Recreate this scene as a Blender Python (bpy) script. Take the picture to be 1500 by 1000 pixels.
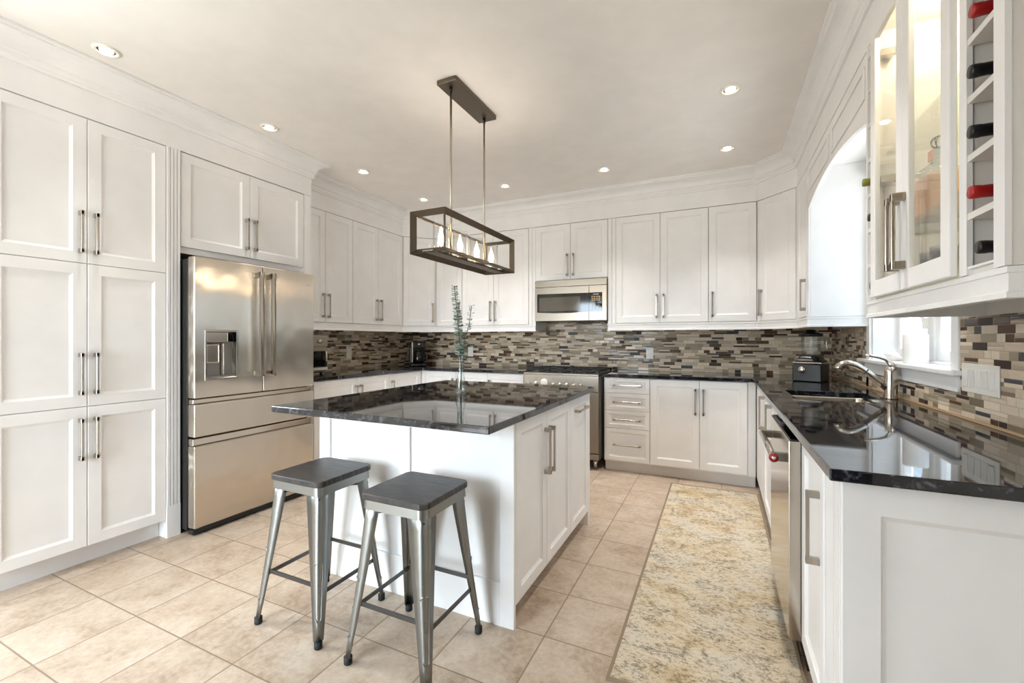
import bpy, bmesh, math, random
from mathutils import Vector, Matrix
random.seed(7)
for o in list(bpy.data.objects): bpy.data.objects.remove(o)
SC = bpy.context.scene; COL = SC.collection
PI = math.pi

# ------------------------------------------------------------------ camera
cam = bpy.data.cameras.new('camera'); camo = bpy.data.objects.new('camera', cam); COL.objects.link(camo)
cam.sensor_width = 36; cam.lens = 36*642.4/1500; cam.shift_y = -2.8/1500; cam.clip_start = .02
camo.location = (0, 0, 1.241); camo.rotation_euler = (PI/2, 0, .4406)
SC.camera = camo
# ------------------------------------------------------------------ world, exposure, large lights
W = bpy.data.worlds.new('world'); SC.world = W; W.use_nodes = True
bg = W.node_tree.nodes['Background']; bg.inputs[0].default_value = (.76, .89, 1, 1); bg.inputs[1].default_value = 21
_t = W.node_tree; _c = _t.nodes.new('ShaderNodeTexCoord'); _x = _t.nodes.new('ShaderNodeSeparateXYZ'); _r = _t.nodes.new('ShaderNodeValToRGB')
_t.links.new(_c.outputs['Generated'], _x.inputs[0]); _t.links.new(_x.outputs['Z'], _r.inputs[0]); _t.links.new(_r.outputs[0], bg.inputs[0])
_r.color_ramp.elements[0].position = 0.0; _r.color_ramp.elements[0].color = (.34, .35, .34, 1)      # sunlit ground below the horizon
_r.color_ramp.elements[1].position = .03; _r.color_ramp.elements[1].color = (.76, .89, 1, 1)        # bright overcast sky
SC.view_settings.view_transform = 'Standard'; SC.view_settings.look = 'None'
SC.view_settings.exposure = 0.18; SC.view_settings.gamma = 1; SC.view_settings.use_curve_mapping = False
SC.cycles.use_denoising = True; SC.cycles.max_bounces = 14; SC.cycles.diffuse_bounces = 10
SC.cycles.caustics_reflective = False; SC.cycles.caustics_refractive = False; SC.cycles.sample_clamp_indirect = 6
POT_W = 3.6; BULB_W = 17; POT_COL = (1, .96, .92)
def light(name, kind, loc, power, color, parent=None, **kw):
    l = bpy.data.lights.new(name, kind); l.energy = power; l.color = color
    for k, v in kw.items(): setattr(l, k, v)
    o = bpy.data.objects.new(name, l); COL.objects.link(o); o.location = loc
    if parent: o.parent = parent; o.location = Vector(loc)-parent.location
    return o

# daylight enters through the sink window and unseen openings shaped for it in the rear and left walls
RO0, RO1, ROZ = -3.35, -.40, 2.20       # unseen opening in the rear wall, placed and sized to light the island
XLW = -3.69
def portal(name, loc, rot, sx, sy):
    o = light(name, 'AREA', loc, 1, (1, 1, 1), shape='RECTANGLE', size=sx, size_y=sy); o.rotation_euler = rot; o.data.cycles.is_portal = True
portal('daylight_portal', (1.12, 3.05, 1.70), (0, PI/2, 0), 1.2, 1.12)
LO0, LO1, LOB, LOZ = -.05, .72, 1.0, 2.20     # unseen opening added in the left wall to brighten the island front
portal('daylight_portal', (XLW-.21, (LO0+LO1)/2, (LOB+LOZ)/2), (0, -PI/2, 0), LOZ-LOB, LO1-LO0)
portal('daylight_portal', ((RO0+RO1)/2, -2.62, ROZ/2), (PI/2, 0, 0), RO1-RO0, ROZ)

# ------------------------------------------------------------------ materials
def srgb(r, g, b):
    f = lambda c: (c/255/12.92 if c/255 <= .04045 else ((c/255+.055)/1.055)**2.4)
    return (f(r), f(g), f(b), 1)
class NT:
    def __init__(s, name):
        s.m = bpy.data.materials.new(name); s.m.use_nodes = True; s.t = s.m.node_tree
        s.b = s.t.nodes['Principled BSDF']; s.out = s.t.nodes['Material Output']
    def n(s, typ, **kw):
        x = s.t.nodes.new(typ)
        for k, v in kw.items(): setattr(x, k, v)
        return x
    def link(s, a, b): s.t.links.new(a, b)
    def put(s, sock, v):
        if hasattr(v, 'is_output') : s.link(v, sock)
        else: sock.default_value = v
    def math(s, op, a, b=0, c=0):
        x = s.n('ShaderNodeMath', operation=op)
        for i, v in enumerate((a, b, c)): s.put(x.inputs[i], v)
        return x.outputs[0]
    def coord(s):
        return s.n('ShaderNodeTexCoord').outputs['Object']
    def xyz(s, v):
        x = s.n('ShaderNodeSeparateXYZ'); s.link(v, x.inputs[0]); return x.outputs
    def vec(s, a, b, c):
        x = s.n('ShaderNodeCombineXYZ')
        for i, v in enumerate((a, b, c)): s.put(x.inputs[i], v)
        return x.outputs[0]
    def noise(s, vec, scale, detail=4, rough=.5, dist=0):
        x = s.n('ShaderNodeTexNoise'); s.link(vec, x.inputs['Vector'])
        x.inputs['Scale'].default_value = scale; x.inputs['Detail'].default_value = detail
        x.inputs['Roughness'].default_value = rough; x.inputs['Distortion'].default_value = dist
        return x.outputs['Fac']
    def white(s, vec):
        x = s.n('ShaderNodeTexWhiteNoise', noise_dimensions='3D'); s.link(vec, x.inputs['Vector']); return x.outputs['Value']
    def ramp(s, fac, stops, mode='LINEAR'):
        x = s.n('ShaderNodeValToRGB'); cr = x.color_ramp; cr.interpolation = mode; s.put(x.inputs[0], fac)
        while len(cr.elements) < len(stops): cr.elements.new(.5)
        for e, (p, c) in zip(cr.elements, stops): e.position = p; e.color = c
        return x.outputs['Color']
    def mix(s, fac, a, b, typ='MIX'):
        x = s.n('ShaderNodeMix', data_type='RGBA', blend_type=typ)
        s.put(x.inputs['Factor'], fac); s.put(x.inputs['A'], a); s.put(x.inputs['B'], b); return x.outputs['Result']
    def bump(s, h, strength=.2, dist=.002):
        x = s.n('ShaderNodeBump'); x.inputs['Strength'].default_value = strength; x.inputs['Distance'].default_value = dist
        s.link(h, x.inputs['Height']); s.link(x.outputs[0], s.b.inputs['Normal'])
    def set(s, **kw):
        for k, v in kw.items(): s.put(s.b.inputs[k.replace('_', ' ')], v)
        return s.m
def paint(name, rgb, rough=.45, metal=0, **kw):
    t = NT(name); v = t.noise(t.coord(), 6, 3)
    c = srgb(*rgb); d = tuple(x*.96 for x in c[:3])+(1,)
    col = t.ramp(v, [(.35, d), (.65, c)])
    t.set(Base_Color=col, Roughness=rough, Metallic=metal, **kw); return t.m
def steel(name, rgb, rough=.27, axis=2, wavy=0.0, stretch=60):
    t = NT(name); p = t.xyz(t.coord())
    sc = [stretch]*3; sc[axis] = 1.5
    v = t.vec(*[t.math('MULTIPLY', p[i], sc[i]) for i in range(3)])
    n = t.noise(v, 6, 3)
    c = srgb(*rgb)
    t.set(Base_Color=t.ramp(n, [(.3, tuple(x*.95 for x in c[:3])+(1,)), (.7, c)]), Metallic=1.0, Roughness=t.math('MULTIPLY_ADD', n, .05, rough-.025))
    if wavy:
        lo = t.noise(t.coord(), 3.0, 1)
        t.bump(lo, wavy, .05)
    return t.m
def emit(name, rgb, strength):
    t = NT(name); t.set(Base_Color=(0, 0, 0, 1), Emission_Color=srgb(*rgb), Emission_Strength=strength); return t.m
def thin_glass(name, rgb=(255, 255, 255), ior=1.45, rough=0.0, tint=1.0):
    t = NT(name); tr = t.n('ShaderNodeBsdfTransparent'); tr.inputs[0].default_value = tuple(x*tint for x in srgb(*rgb)[:3])+(1,)
    gl = t.n('ShaderNodeBsdfGlossy'); gl.inputs['Roughness'].default_value = rough
    lw = t.n('ShaderNodeLayerWeight'); lw.inputs['Blend'].default_value = .5; f0 = ((ior-1)/(ior+1))**2
    fr = t.math('MULTIPLY_ADD', t.math('POWER', lw.outputs['Facing'], 5), 1-f0, f0)
    mx = t.n('ShaderNodeMixShader'); t.link(fr, mx.inputs[0]); t.link(tr.outputs[0], mx.inputs[1]); t.link(gl.outputs[0], mx.inputs[2])
    t.link(mx.outputs[0], t.out.inputs['Surface']); return t.m
M = {}
M['white'] = paint('white cabinet paint', (238, 237, 236), .38)
M['trim'] = paint('white trim paint', (238, 237, 236), .45)
M['ceiling'] = paint('ceiling paint', (240, 237, 233), .8)
M['wall'] = paint('wall paint', (236, 232, 226), .8)
M['blocker'] = paint('grey accent wall paint', (84, 90, 98), .8)  # dark so the unseen blocking wall bounces little light onto the end panel
M['toe'] = paint('white toe kick paint', (224, 222, 220), .5)
def door_steel():
    t = NT('brushed stainless steel doors'); q = t.xyz(t.coord())
    lo = t.noise(t.vec(q[0], t.math('MULTIPLY', q[1], 1.0), t.math('MULTIPLY', q[2], .7)), 4.5, 1)
    t.set(Base_Color=srgb(206, 197, 184), Metallic=1.0, Roughness=.26, Anisotropic=.97, Tangent=t.vec(0, 1, 0))
    t.bump(lo, .22, .05); return t.m
M['steel'] = door_steel()
M['steel_h'] = steel('horizontally brushed stainless steel', (152, 144, 133), .3, 0, .05)
M['steel_y'] = steel('brushed stainless steel panel', (196, 188, 176), .16, 1)
M['steel_side'] = paint('grey appliance side', (150, 147, 142), .4, .3)
M['nickel'] = steel('brushed nickel', (190, 180, 168), .28, 2)
M['chrome'] = steel('satin chrome', (205, 198, 188), .16, 2)
M['faucet'] = steel('brushed nickel faucet', (200, 190, 178), .2, 2)
M['gun'] = steel('brushed gunmetal', (146, 147, 144), .34, 2)
M['gun_dark'] = steel('dark gunmetal', (92, 92, 92), .35, 2)
M['bronze'] = steel('brushed bronze', (112, 102, 90), .42, 1, stretch=90)
M['black'] = paint('black plastic', (10, 10, 11), .28)
M['matte_black'] = paint('cast iron black', (20, 20, 20), .6)
M['black_gloss'] = paint('black glass', (14, 12, 12), .06)
M['oven_glass'] = paint('smoked oven glass', (84, 78, 68), .08)
M['rubber'] = paint('black rubber', (18, 18, 20), .7)
M['plastic'] = paint('white plastic', (240, 236, 228), .35)
M['candle'] = paint('white wax', (250, 248, 244), .5, Subsurface_Weight=.2)
M['ceramic'] = paint('white ceramic', (240, 236, 230), .25)
M['red'] = paint('red foil', (168, 20, 24), .35)
M['red_ring'] = paint('red enamel', (150, 22, 34), .25)
M['black_foil'] = paint('black foil', (20, 19, 21), .35)
M['green_foil'] = paint('olive foil', (132, 132, 52), .4)
M['bottle'] = paint('dark green bottle glass', (14, 22, 14), .08)
M['gold'] = paint('gold foil', (186, 150, 72), .35, .6)
M['pink'] = paint('blush liquor', (226, 190, 162), .2)
M['rack'] = paint('white rack paint', (226, 223, 218), .45)
M['cream'] = paint('cream interior paint', (248, 240, 218), .45)
M['siding'] = paint('darkened grey siding', (104, 114, 124), .8)
M['glass'] = thin_glass('clear window glass')
M['shade_glass'] = thin_glass('clear shade glass', ior=1.9, rough=.02)
M['shelf_glass'] = thin_glass('greenish shelf glass', (252, 254, 252), 1.3)
M['vase_glass'] = thin_glass('clear vase glass', (250, 252, 252), 1.5, .01)
M['jar_glass'] = thin_glass('clear jar glass', (240, 244, 246), 1.8, .03)
M['pot_glow'] = emit('lit downlight', (255, 240, 215), 25)
M['bulb'] = emit('lit candle bulb', (255, 214, 150), 40)
M['display'] = paint('grey blue display', (96, 98, 122), .2)
M['keys'] = paint('tan keypad print', (176, 150, 104), .4)

def granite():
    t = NT('polished black granite'); p = t.coord(); q = t.xyz(p)
    v = t.vec(t.math('MULTIPLY', q[0], 1.0), t.math('MULTIPLY', q[1], 1.7), q[2])
    a = t.noise(v, 26, 6, .65, .6); b = t.noise(p, 90, 4, .7); c = t.noise(p, 5, 2)
    col = t.ramp(a, [(.45, srgb(12, 12, 14)), (.55, srgb(30, 31, 36)), (.65, srgb(84, 85, 92)), (.77, srgb(52, 60, 80))])
    col = t.mix(t.ramp(b, [(.62, (0, 0, 0, 1)), (.74, (1, 1, 1, 1))]), col, srgb(84, 80, 76))
    return t.set(Base_Color=col, Roughness=.035, IOR=1.62)
M['granite'] = granite()
def floor_tile():
    t = NT('beige travertine floor tiles'); p = t.xyz(t.coord())
    u = t.math('DIVIDE', t.math('ADD', p[0], .66+.341*20), .341); v = t.math('DIVIDE', t.math('SUBTRACT', p[1], 1.389-.328*20), .328)
    fu = t.math('FRACT', u); fv = t.math('FRACT', v); iu = t.math('FLOOR', u); iv = t.math('FLOOR', v)
    e = t.math('MINIMUM', t.math('MINIMUM', fu, t.math('SUBTRACT', 1, fu)), t.math('MINIMUM', fv, t.math('SUBTRACT', 1, fv)))
    g = t.ramp(e, [(.006, (0, 0, 0, 1)), (.011, (1, 1, 1, 1))])
    r = t.white(t.vec(iu, iv, 1))
    off = t.vec(t.math('MULTIPLY_ADD', r, 9, p[0]), t.math('MULTIPLY_ADD', r, 5, p[1]), r)
    n1 = t.noise(off, 5, 8, .62, .3); n2 = t.noise(off, 40, 5, .7)
    f = t.math('MULTIPLY_ADD', n2, .45, t.math('MULTIPLY', n1, .62))
    col = t.ramp(f, [(.34, srgb(134, 112, 91)), (.45, srgb(164, 145, 125)), (.55, srgb(181, 164, 146)), (.68, srgb(196, 182, 166))])
    col = t.mix(t.math('MULTIPLY', r, .22), col, srgb(196, 176, 154))
    col = t.mix(g, srgb(132, 112, 92), col)
    t.set(Base_Color=col, Roughness=t.math('MULTIPLY_ADD', n2, .2, .28), Specular_IOR_Level=.4)
    t.bump(t.math('ADD', t.math('MULTIPLY', g, .8), t.math('MULTIPLY', n2, .25)), .25, .002)
    return t.m
M['floor'] = floor_tile()
def mosaic(axis):
    t = NT('glass and stone mosaic'); p = t.xyz(t.coord())
    v = t.math('DIVIDE', t.math('ADD', p[2], 5), .031); row = t.math('FLOOR', v); fv = t.math('FRACT', v)
    r1 = t.white(t.vec(row, 3, 7))
    u = t.math('ADD', t.math('DIVIDE', t.math('ADD', p[axis], 20), .106), t.math('MULTIPLY', r1, 7)); colm = t.math('FLOOR', u); fu = t.math('FRACT', u)
    h = t.white(t.vec(colm, row, 1))
    sp = t.math('LESS_THAN', h, .42)                   # two thin strips in this cell
    half = t.math('GREATER_THAN', h, .74)              # two squares in this cell
    k = t.math('ADD', 1, sp); fv2 = t.math('FRACT', t.math('MULTIPLY', fv, k)); sv = t.math('FLOOR', t.math('MULTIPLY', fv, k))
    kk = t.math('ADD', 1, half); fu2 = t.math('FRACT', t.math('MULTIPLY', fu, kk)); su = t.math('FLOOR', t.math('MULTIPLY', fu, kk))
    du = t.math('MULTIPLY', t.math('DIVIDE', t.math('MINIMUM', fu2, t.math('SUBTRACT', 1, fu2)), kk), .106)
    dv = t.math('MULTIPLY', t.math('DIVIDE', t.math('MINIMUM', fv2, t.math('SUBTRACT', 1, fv2)), k), .031)
    d = t.math('MINIMUM', du, dv)
    g = t.math('GREATER_THAN', d, .0009)
    idv = t.vec(t.math('MULTIPLY_ADD', colm, 2, su), t.math('MULTIPLY_ADD', row, 2, sv), 11)
    c = t.white(idv); idv2 = t.vec(t.math('MULTIPLY_ADD', colm, 2, su), t.math('MULTIPLY_ADD', row, 2, sv), 29); gl = t.white(idv2)
    col = t.ramp(c, [(0, srgb(240, 224, 202)), (.18, srgb(226, 208, 184)), (.34, srgb(210, 192, 168)), (.48, srgb(192, 176, 152)), (.60, srgb(168, 154, 130)),
                     (.69, srgb(136, 122, 100)), (.77, srgb(96, 68, 50)), (.87, srgb(66, 50, 42)), (.95, srgb(78, 78, 80))], 'CONSTANT')
    n = t.noise(t.coord(), 60, 4, .65)
    col = t.mix(t.math('MULTIPLY', n, .35), col, srgb(150, 136, 120), 'MULTIPLY')
    col = t.mix(g, srgb(168, 150, 130), col)
    glossy = t.math('GREATER_THAN', gl, .5)
    t.set(Base_Color=col, Roughness=t.math('SUBTRACT', .5, t.math('MULTIPLY', t.math('MULTIPLY', glossy, g), .32)))
    t.set(Specular_IOR_Level=.32)
    t.bump(t.ramp(d, [(.0, (0, 0, 0, 1)), (.003, (1, 1, 1, 1))]), .3, .002)
    return t.m
M['mosaic_x'] = mosaic(0); M['mosaic_y'] = mosaic(1)
def rugm():
    t = NT('faded oriental rug pile'); p = t.coord(); q = t.xyz(p)
    v = t.vec(t.math('MULTIPLY', q[0], 1.0), t.math('MULTIPLY', q[1], 1.6), 0)
    a = t.noise(v, 3.2, 6, .7, .4); b = t.noise(v, 48, 6, .75, .6); c = t.noise(v, 200, 3, .6)
    w = t.n('ShaderNodeTexVoronoi', feature='DISTANCE_TO_EDGE'); t.link(v, w.inputs['Vector']); w.inputs['Scale'].default_value = 11
    lines = t.ramp(w.outputs['Distance'], [(.02, (1, 1, 1, 1)), (.06, (0, 0, 0, 1))])
    base = t.ramp(a, [(.36, srgb(188, 168, 136)), (.5, srgb(204, 191, 168)), (.66, srgb(196, 190, 178))])
    cl = t.noise(v, 9, 4, .6, .8)
    f = t.math('ADD', t.math('MULTIPLY_ADD', b, .62, t.math('MULTIPLY', c, .28)), t.math('MULTIPLY_ADD', cl, .30, -.125))
    fl = t.ramp(f, [(.465, (0, 0, 0, 1)), (.545, (1, 1, 1, 1))])
    col = t.mix(t.math('MULTIPLY', fl, .66), base, srgb(104, 88, 62))
    col = t.mix(t.math('MULTIPLY', t.math('MULTIPLY', lines, fl), .5), col, srgb(84, 74, 66))
    t.set(Base_Color=col, Roughness=.95, Specular_IOR_Level=.1); t.bump(c, .4, .003)
    return t.m
M['rug'] = rugm()
def woodm():
    t = NT('dark stained elm'); q = t.xyz(t.coord())
    v = t.vec(t.math('MULTIPLY', q[0], 3), t.math('MULTIPLY', q[1], 40), q[2])
    n = t.noise(v, 3, 6, .65, .5)
    t.set(Base_Color=t.ramp(n, [(.35, srgb(30, 29, 30)), (.52, srgb(56, 52, 50)), (.7, srgb(88, 82, 78))]), Roughness=.42)
    t.bump(n, .2, .001); return t.m
M['seat_wood'] = woodm()
def leafm():
    t = NT('eucalyptus leaf'); n = t.noise(t.coord(), 30, 3)
    t.set(Base_Color=t.ramp(n, [(.35, srgb(172, 190, 178)), (.65, srgb(216, 226, 216))]), Roughness=.6); return t.m
M['leaf'] = leafm(); M['stem'] = paint('green brown stem', (104, 104, 82), .6)

# ------------------------------------------------------------------ mesh building
class MB:
    def __init__(s): s.v = []; s.f = []; s.sm = []
    def add(s, vs, fs, smooth=False):
        b = len(s.v); s.v += [tuple(x) for x in vs]; s.f += [tuple(b+i for i in f) for f in fs]; s.sm += [smooth]*len(fs)
        return s
    def box(s, x0, x1, y0, y1, z0, z1):
        x0, x1 = min(x0, x1), max(x0, x1); y0, y1 = min(y0, y1), max(y0, y1); z0, z1 = min(z0, z1), max(z0, z1)
        vs = [(x, y, z) for z in (z0, z1) for y in (y0, y1) for x in (x0, x1)]
        return s.add(vs, [(0, 2, 3, 1), (4, 5, 7, 6), (0, 1, 5, 4), (2, 6, 7, 3), (0, 4, 6, 2), (1, 3, 7, 5)])
    def cbox(s, c, d): return s.box(c[0]-d[0]/2, c[0]+d[0]/2, c[1]-d[1]/2, c[1]+d[1]/2, c[2]-d[2]/2, c[2]+d[2]/2)
    def rings(s, rings, smooth=False, cap0=True, cap1=True, closed=True):
        n = len(rings[0]); vs = [p for r in rings for p in r]; fs = []
        for i in range(len(rings)-1):
            for j in range(n if closed else n-1):
                a = i*n+j; b = i*n+(j+1) % n
                fs.append((a, b, b+n, a+n))
        s.add(vs, fs, smooth)
        if cap0: s.add(rings[0], [tuple(range(n-1, -1, -1))])
        if cap1: s.add(rings[-1], [tuple(range(n))])
        return s
    def lathe(s, prof, c=(0, 0, 0), seg=24, axis='z', caps=True):
        R = []
        for r, z in prof:
            ring = []
            for k in range(seg):
                a = 2*PI*k/seg; x, y = r*math.cos(a), r*math.sin(a)
                p = {'z': (x, y, z), 'x': (z, x, y), 'y': (y, z, x)}[axis]
                ring.append((p[0]+c[0], p[1]+c[1], p[2]+c[2]))
            R.append(ring)
        return s.rings(R, True, caps, caps)
    def cyl(s, c, r, h, seg=20, axis='z'): return s.lathe([(r, 0), (r, h)], c, seg, axis)
    def tube(s, pts, r, seg=10):
        pts = [Vector(p) for p in pts]; n = len(pts); R = []
        rr = r if isinstance(r, (list, tuple)) else [r]*n
        t0 = (pts[1]-pts[0]).normalized(); up = Vector((0, 0, 1)) if abs(t0.z) < .9 else Vector((1, 0, 0))
        nx = t0.cross(up).normalized()
        for i, p in enumerate(pts):
            t = (pts[min(i+1, n-1)]-pts[max(i-1, 0)]).normalized()
            nx = (nx-t*nx.dot(t)).normalized(); ny = t.cross(nx)
            R.append([p+(nx*math.cos(2*PI*k/seg)+ny*math.sin(2*PI*k/seg))*rr[i] for k in range(seg)])
        return s.rings(R, True)
    def bar(s, a, b, w, h, up=(0, 0, 1)):
        a = Vector(a); b = Vector(b); t = (b-a).normalized(); x = t.cross(Vector(up)).normalized(); y = x.cross(t)
        q = [(-w/2, -h/2), (w/2, -h/2), (w/2, h/2), (-w/2, h/2)]
        return s.rings([[p+x*i+y*j for i, j in q] for p in (a, b)])
    def prism(s, poly, z0, z1, axis='z'):
        f = {'z': lambda a, b, c: (a, b, c), 'x': lambda a, b, c: (c, a, b), 'y': lambda a, b, c: (a, c, b)}[axis]
        return s.rings([[f(a, b, z) for a, b in poly] for z in (z0, z1)])
    def cells(s, xs, ys, keep, z0, z1, axis='z'):
        f = {'z': lambda a, b, c: (a, b, c), 'x': lambda a, b, c: (c, a, b), 'y': lambda a, b, c: (a, c, b)}[axis]
        nx, ny = len(xs)-1, len(ys)-1; K = lambda i, j: 0 <= i < nx and 0 <= j < ny and keep((xs[i]+xs[i+1])/2, (ys[j]+ys[j+1])/2)
        vi = {}; vs = []; fs = []
        def V(i, j, k):
            if (i, j, k) not in vi: vi[(i, j, k)] = len(vs); vs.append(f(xs[i], ys[j], (z0, z1)[k]))
            return vi[(i, j, k)]
        for i in range(nx):
            for j in range(ny):
                if not K(i, j): continue
                fs.append((V(i, j, 1), V(i+1, j, 1), V(i+1, j+1, 1), V(i, j+1, 1))); fs.append((V(i, j, 0), V(i, j+1, 0), V(i+1, j+1, 0), V(i+1, j, 0)))
                if not K(i-1, j): fs.append((V(i, j, 0), V(i, j, 1), V(i, j+1, 1), V(i, j+1, 0)))
                if not K(i+1, j): fs.append((V(i+1, j, 0), V(i+1, j+1, 0), V(i+1, j+1, 1), V(i+1, j, 1)))
                if not K(i, j-1): fs.append((V(i, j, 0), V(i+1, j, 0), V(i+1, j, 1), V(i, j, 1)))
                if not K(i, j+1): fs.append((V(i, j+1, 0), V(i, j+1, 1), V(i+1, j+1, 1), V(i+1, j+1, 0)))
        return s.add(vs, fs)
    def panel(s, x0, x1, z0, z1, yf, yb, fw=.058, dep=.010):
        """shaker front in the xz plane looking to -y: frame, sloped inner moulding, flat field"""
        sg = 1 if yb > yf else -1
        fw = min(fw, (x1-x0)*.3, (z1-z0)*.3)
        R = []
        for ins, y in ((0, yb), (0, yf+sg*.002), (.002, yf), (fw, yf), (fw+.002, yf+sg*.004), (fw+.013, yf+sg*dep)):
            R.append([(x0+ins, y, z0+ins), (x1-ins, y, z0+ins), (x1-ins, y, z1-ins), (x0+ins, y, z1-ins)])
        return s.rings(R)
    def build(s, name, mat, parent=None, bevel=0, seg=2, world=False, sub=0):
        me = bpy.data.meshes.new(name)
        off = Vector(parent_root(parent).location) if (world and parent) else Vector((0, 0, 0))
        me.from_pydata([Vector(v)-off for v in s.v], [], s.f)
        me.polygons.foreach_set('use_smooth', s.sm)
        bm = bmesh.new(); bm.from_mesh(me); bmesh.ops.remove_doubles(bm, verts=bm.verts, dist=1e-5)
        bmesh.ops.recalc_face_normals(bm, faces=bm.faces); bm.to_mesh(me); bm.free()
        me.materials.append(M[mat] if isinstance(mat, str) else mat)
        o = bpy.data.objects.new(name, me); COL.objects.link(o)
        if parent: o.parent = parent
        if bevel:
            b = o.modifiers.new('bevel', 'BEVEL'); b.width = bevel; b.segments = seg; b.limit_method = 'ANGLE'; b.angle_limit = math.radians(40)
        if sub:
            b = o.modifiers.new('subdivision', 'SUBSURF'); b.levels = sub; b.render_levels = sub
        return o
def parent_root(o):
    while o.parent: o = o.parent
    return o
def thing(name, label, cat, loc=(0, 0, 0), rotz=0, group=None):
    o = bpy.data.objects.new(name, None); COL.objects.link(o); o.location = loc; o.rotation_euler = (0, 0, rotz); o.empty_display_size = .1
    o['label'] = label; o['category'] = cat
    if group: o['group'] = group
    return o
def tag(o, label, cat, group=None):
    o['label'] = label; o['category'] = cat
    if group: o['group'] = group
    return o
def struct(o): o['kind'] = 'structure'; return o
def sweep(path, prof):
    """profile of (offset to the right of the path, z), mitred at the corners"""
    P = [Vector(p) for p in path]; n = len(P); R = []
    for i, p in enumerate(P):
        d1 = (P[i]-P[i-1]).normalized() if i else (P[1]-P[0]).normalized()
        d2 = (P[i+1]-P[i]).normalized() if i < n-1 else d1
        n1 = Vector((d1.y, -d1.x)); n2 = Vector((d2.y, -d2.x)); m = (n1+n2); m = m/ m.dot(n1) if m.length > 1e-6 else n1
        R.append([(p.x+m.x*o, p.y+m.y*o, z) for o, z in prof])
    return MB().rings(R)
def copy_thing(root, loc, label, rotz=None):
    r = root.copy(); COL.objects.link(r); r.location = loc; r['label'] = label
    if rotz is not None: r.rotation_euler = (0, 0, rotz)
    for ch in list(root.children):
        c = ch.copy(); COL.objects.link(c); c.parent = r
        for g in list(ch.children):
            d = g.copy(); COL.objects.link(d); d.parent = c
    return r

XL, XR, YB, ZC = -3.69, .91, 4.72, 2.74
# ------------------------------------------------------------------ the room
YN = -2.5
struct(MB().box(XL-.2, XR+.2, YN, YB+.2, -.1, 0).build('floor', 'floor'))
struct(MB().box(XL-.2, XR+.2, YN, YB+.2, ZC, ZC+.1).build('ceiling', 'ceiling'))
struct(MB().cells([YN, LO0, LO1, YB], [0, LOB, LOZ, ZC], lambda a, b: not (LO0 < a < LO1 and LOB < b < LOZ), XL-.2, XL, 'x').build('wall_left', 'wall'))
struct(MB().box(XL-.2, XR+.2, YB, YB+.2, 0, ZC).build('wall_back', 'wall'))
WY0, WY1, WZ0, WZ1 = 2.49, 3.61, 1.11, 2.30
struct(MB().cells([YN, WY0, WY1, YB], [0, WZ0, WZ1, ZC], lambda a, b: not (WY0 < a < WY1 and WZ0 < b < WZ1), XR, XR+.2, 'x').build('wall_right', 'wall'))
struct(MB().cells([XL-.2, RO0, RO1, XR+.2], [0, .02, ROZ, ZC], lambda a, b: not (RO0 < a < RO1 and .02 < b < ROZ), YN-.1, YN, 'y').build('wall_rear', 'wall'))
struct(MB().box(-1.30, XR, -1.05, -.95, 0, ZC).build('wall_light_blocker', 'blocker'))  # unseen wall added to keep rear daylight off the peninsula end panel
# frieze and crown along every cabinet top
CP = [(-3.12, .2), (-3.12, 2.632), (-3.352, 2.632), (-3.352, 4.10), (-3.075, 4.378), (.305, 4.378), (.56, 4.10), (.56, 1.30), (.908, 1.30)]
struct(sweep(CP, [(-.02, 2.452), (0, 2.452), (0, 2.60), (-.02, 2.60)]).build('trim_1', 'trim'))
crown = [(-.02, 2.60), (.012, 2.60), (.014, 2.612), (.020, 2.618), (.020, 2.640), (.030, 2.646)]
for k in range(1, 9):
    a = k/8*PI/2; crown.append((.030+.062*(1-math.cos(a)), 2.646+.062*math.sin(a)))
crown += [(.100, 2.712), (.100, 2.722), (.112, 2.726), (.112, 2.739), (-.02, 2.739)]
struct(sweep(CP, crown).build('trim_2', 'trim'))
# light rails below the wall cabinets
RP = [(-.022, 1.398), (.004, 1.398), (.004, 1.385), (0, 1.383), (0, 1.347), (.006, 1.342), (.006, 1.330), (-.022, 1.330)]
struct(sweep([(-3.352, 2.64), (-3.352, 4.10), (-3.075, 4.378), (-1.786, 4.378), (-1.786, 4.70)], RP).build('trim_3', 'trim'))
struct(sweep([(-1.003, 4.70), (-1.003, 4.378), (.305, 4.378), (.56, 4.10), (.56, 3.65), (.908, 3.65)], RP).build('trim_4', 'trim'))
struct(sweep([(.908, 2.275), (.56, 2.275), (.56, 1.30), (.908, 1.30)], RP).build('trim_5', 'trim'))
# fluted pilaster between pantry and fridge
pl = MB().box(-3.69, -3.122, 1.558, 1.630, 0, 2.45).box(-3.122, -3.112, 1.556, 1.632, 0, .20)
for k in range(4): pl.box(-3.122, -3.112, 1.558+k*.0195, 1.558+k*.0195+.0135, .20, 2.45)
struct(pl.build('trim_6', 'white'))

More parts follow.
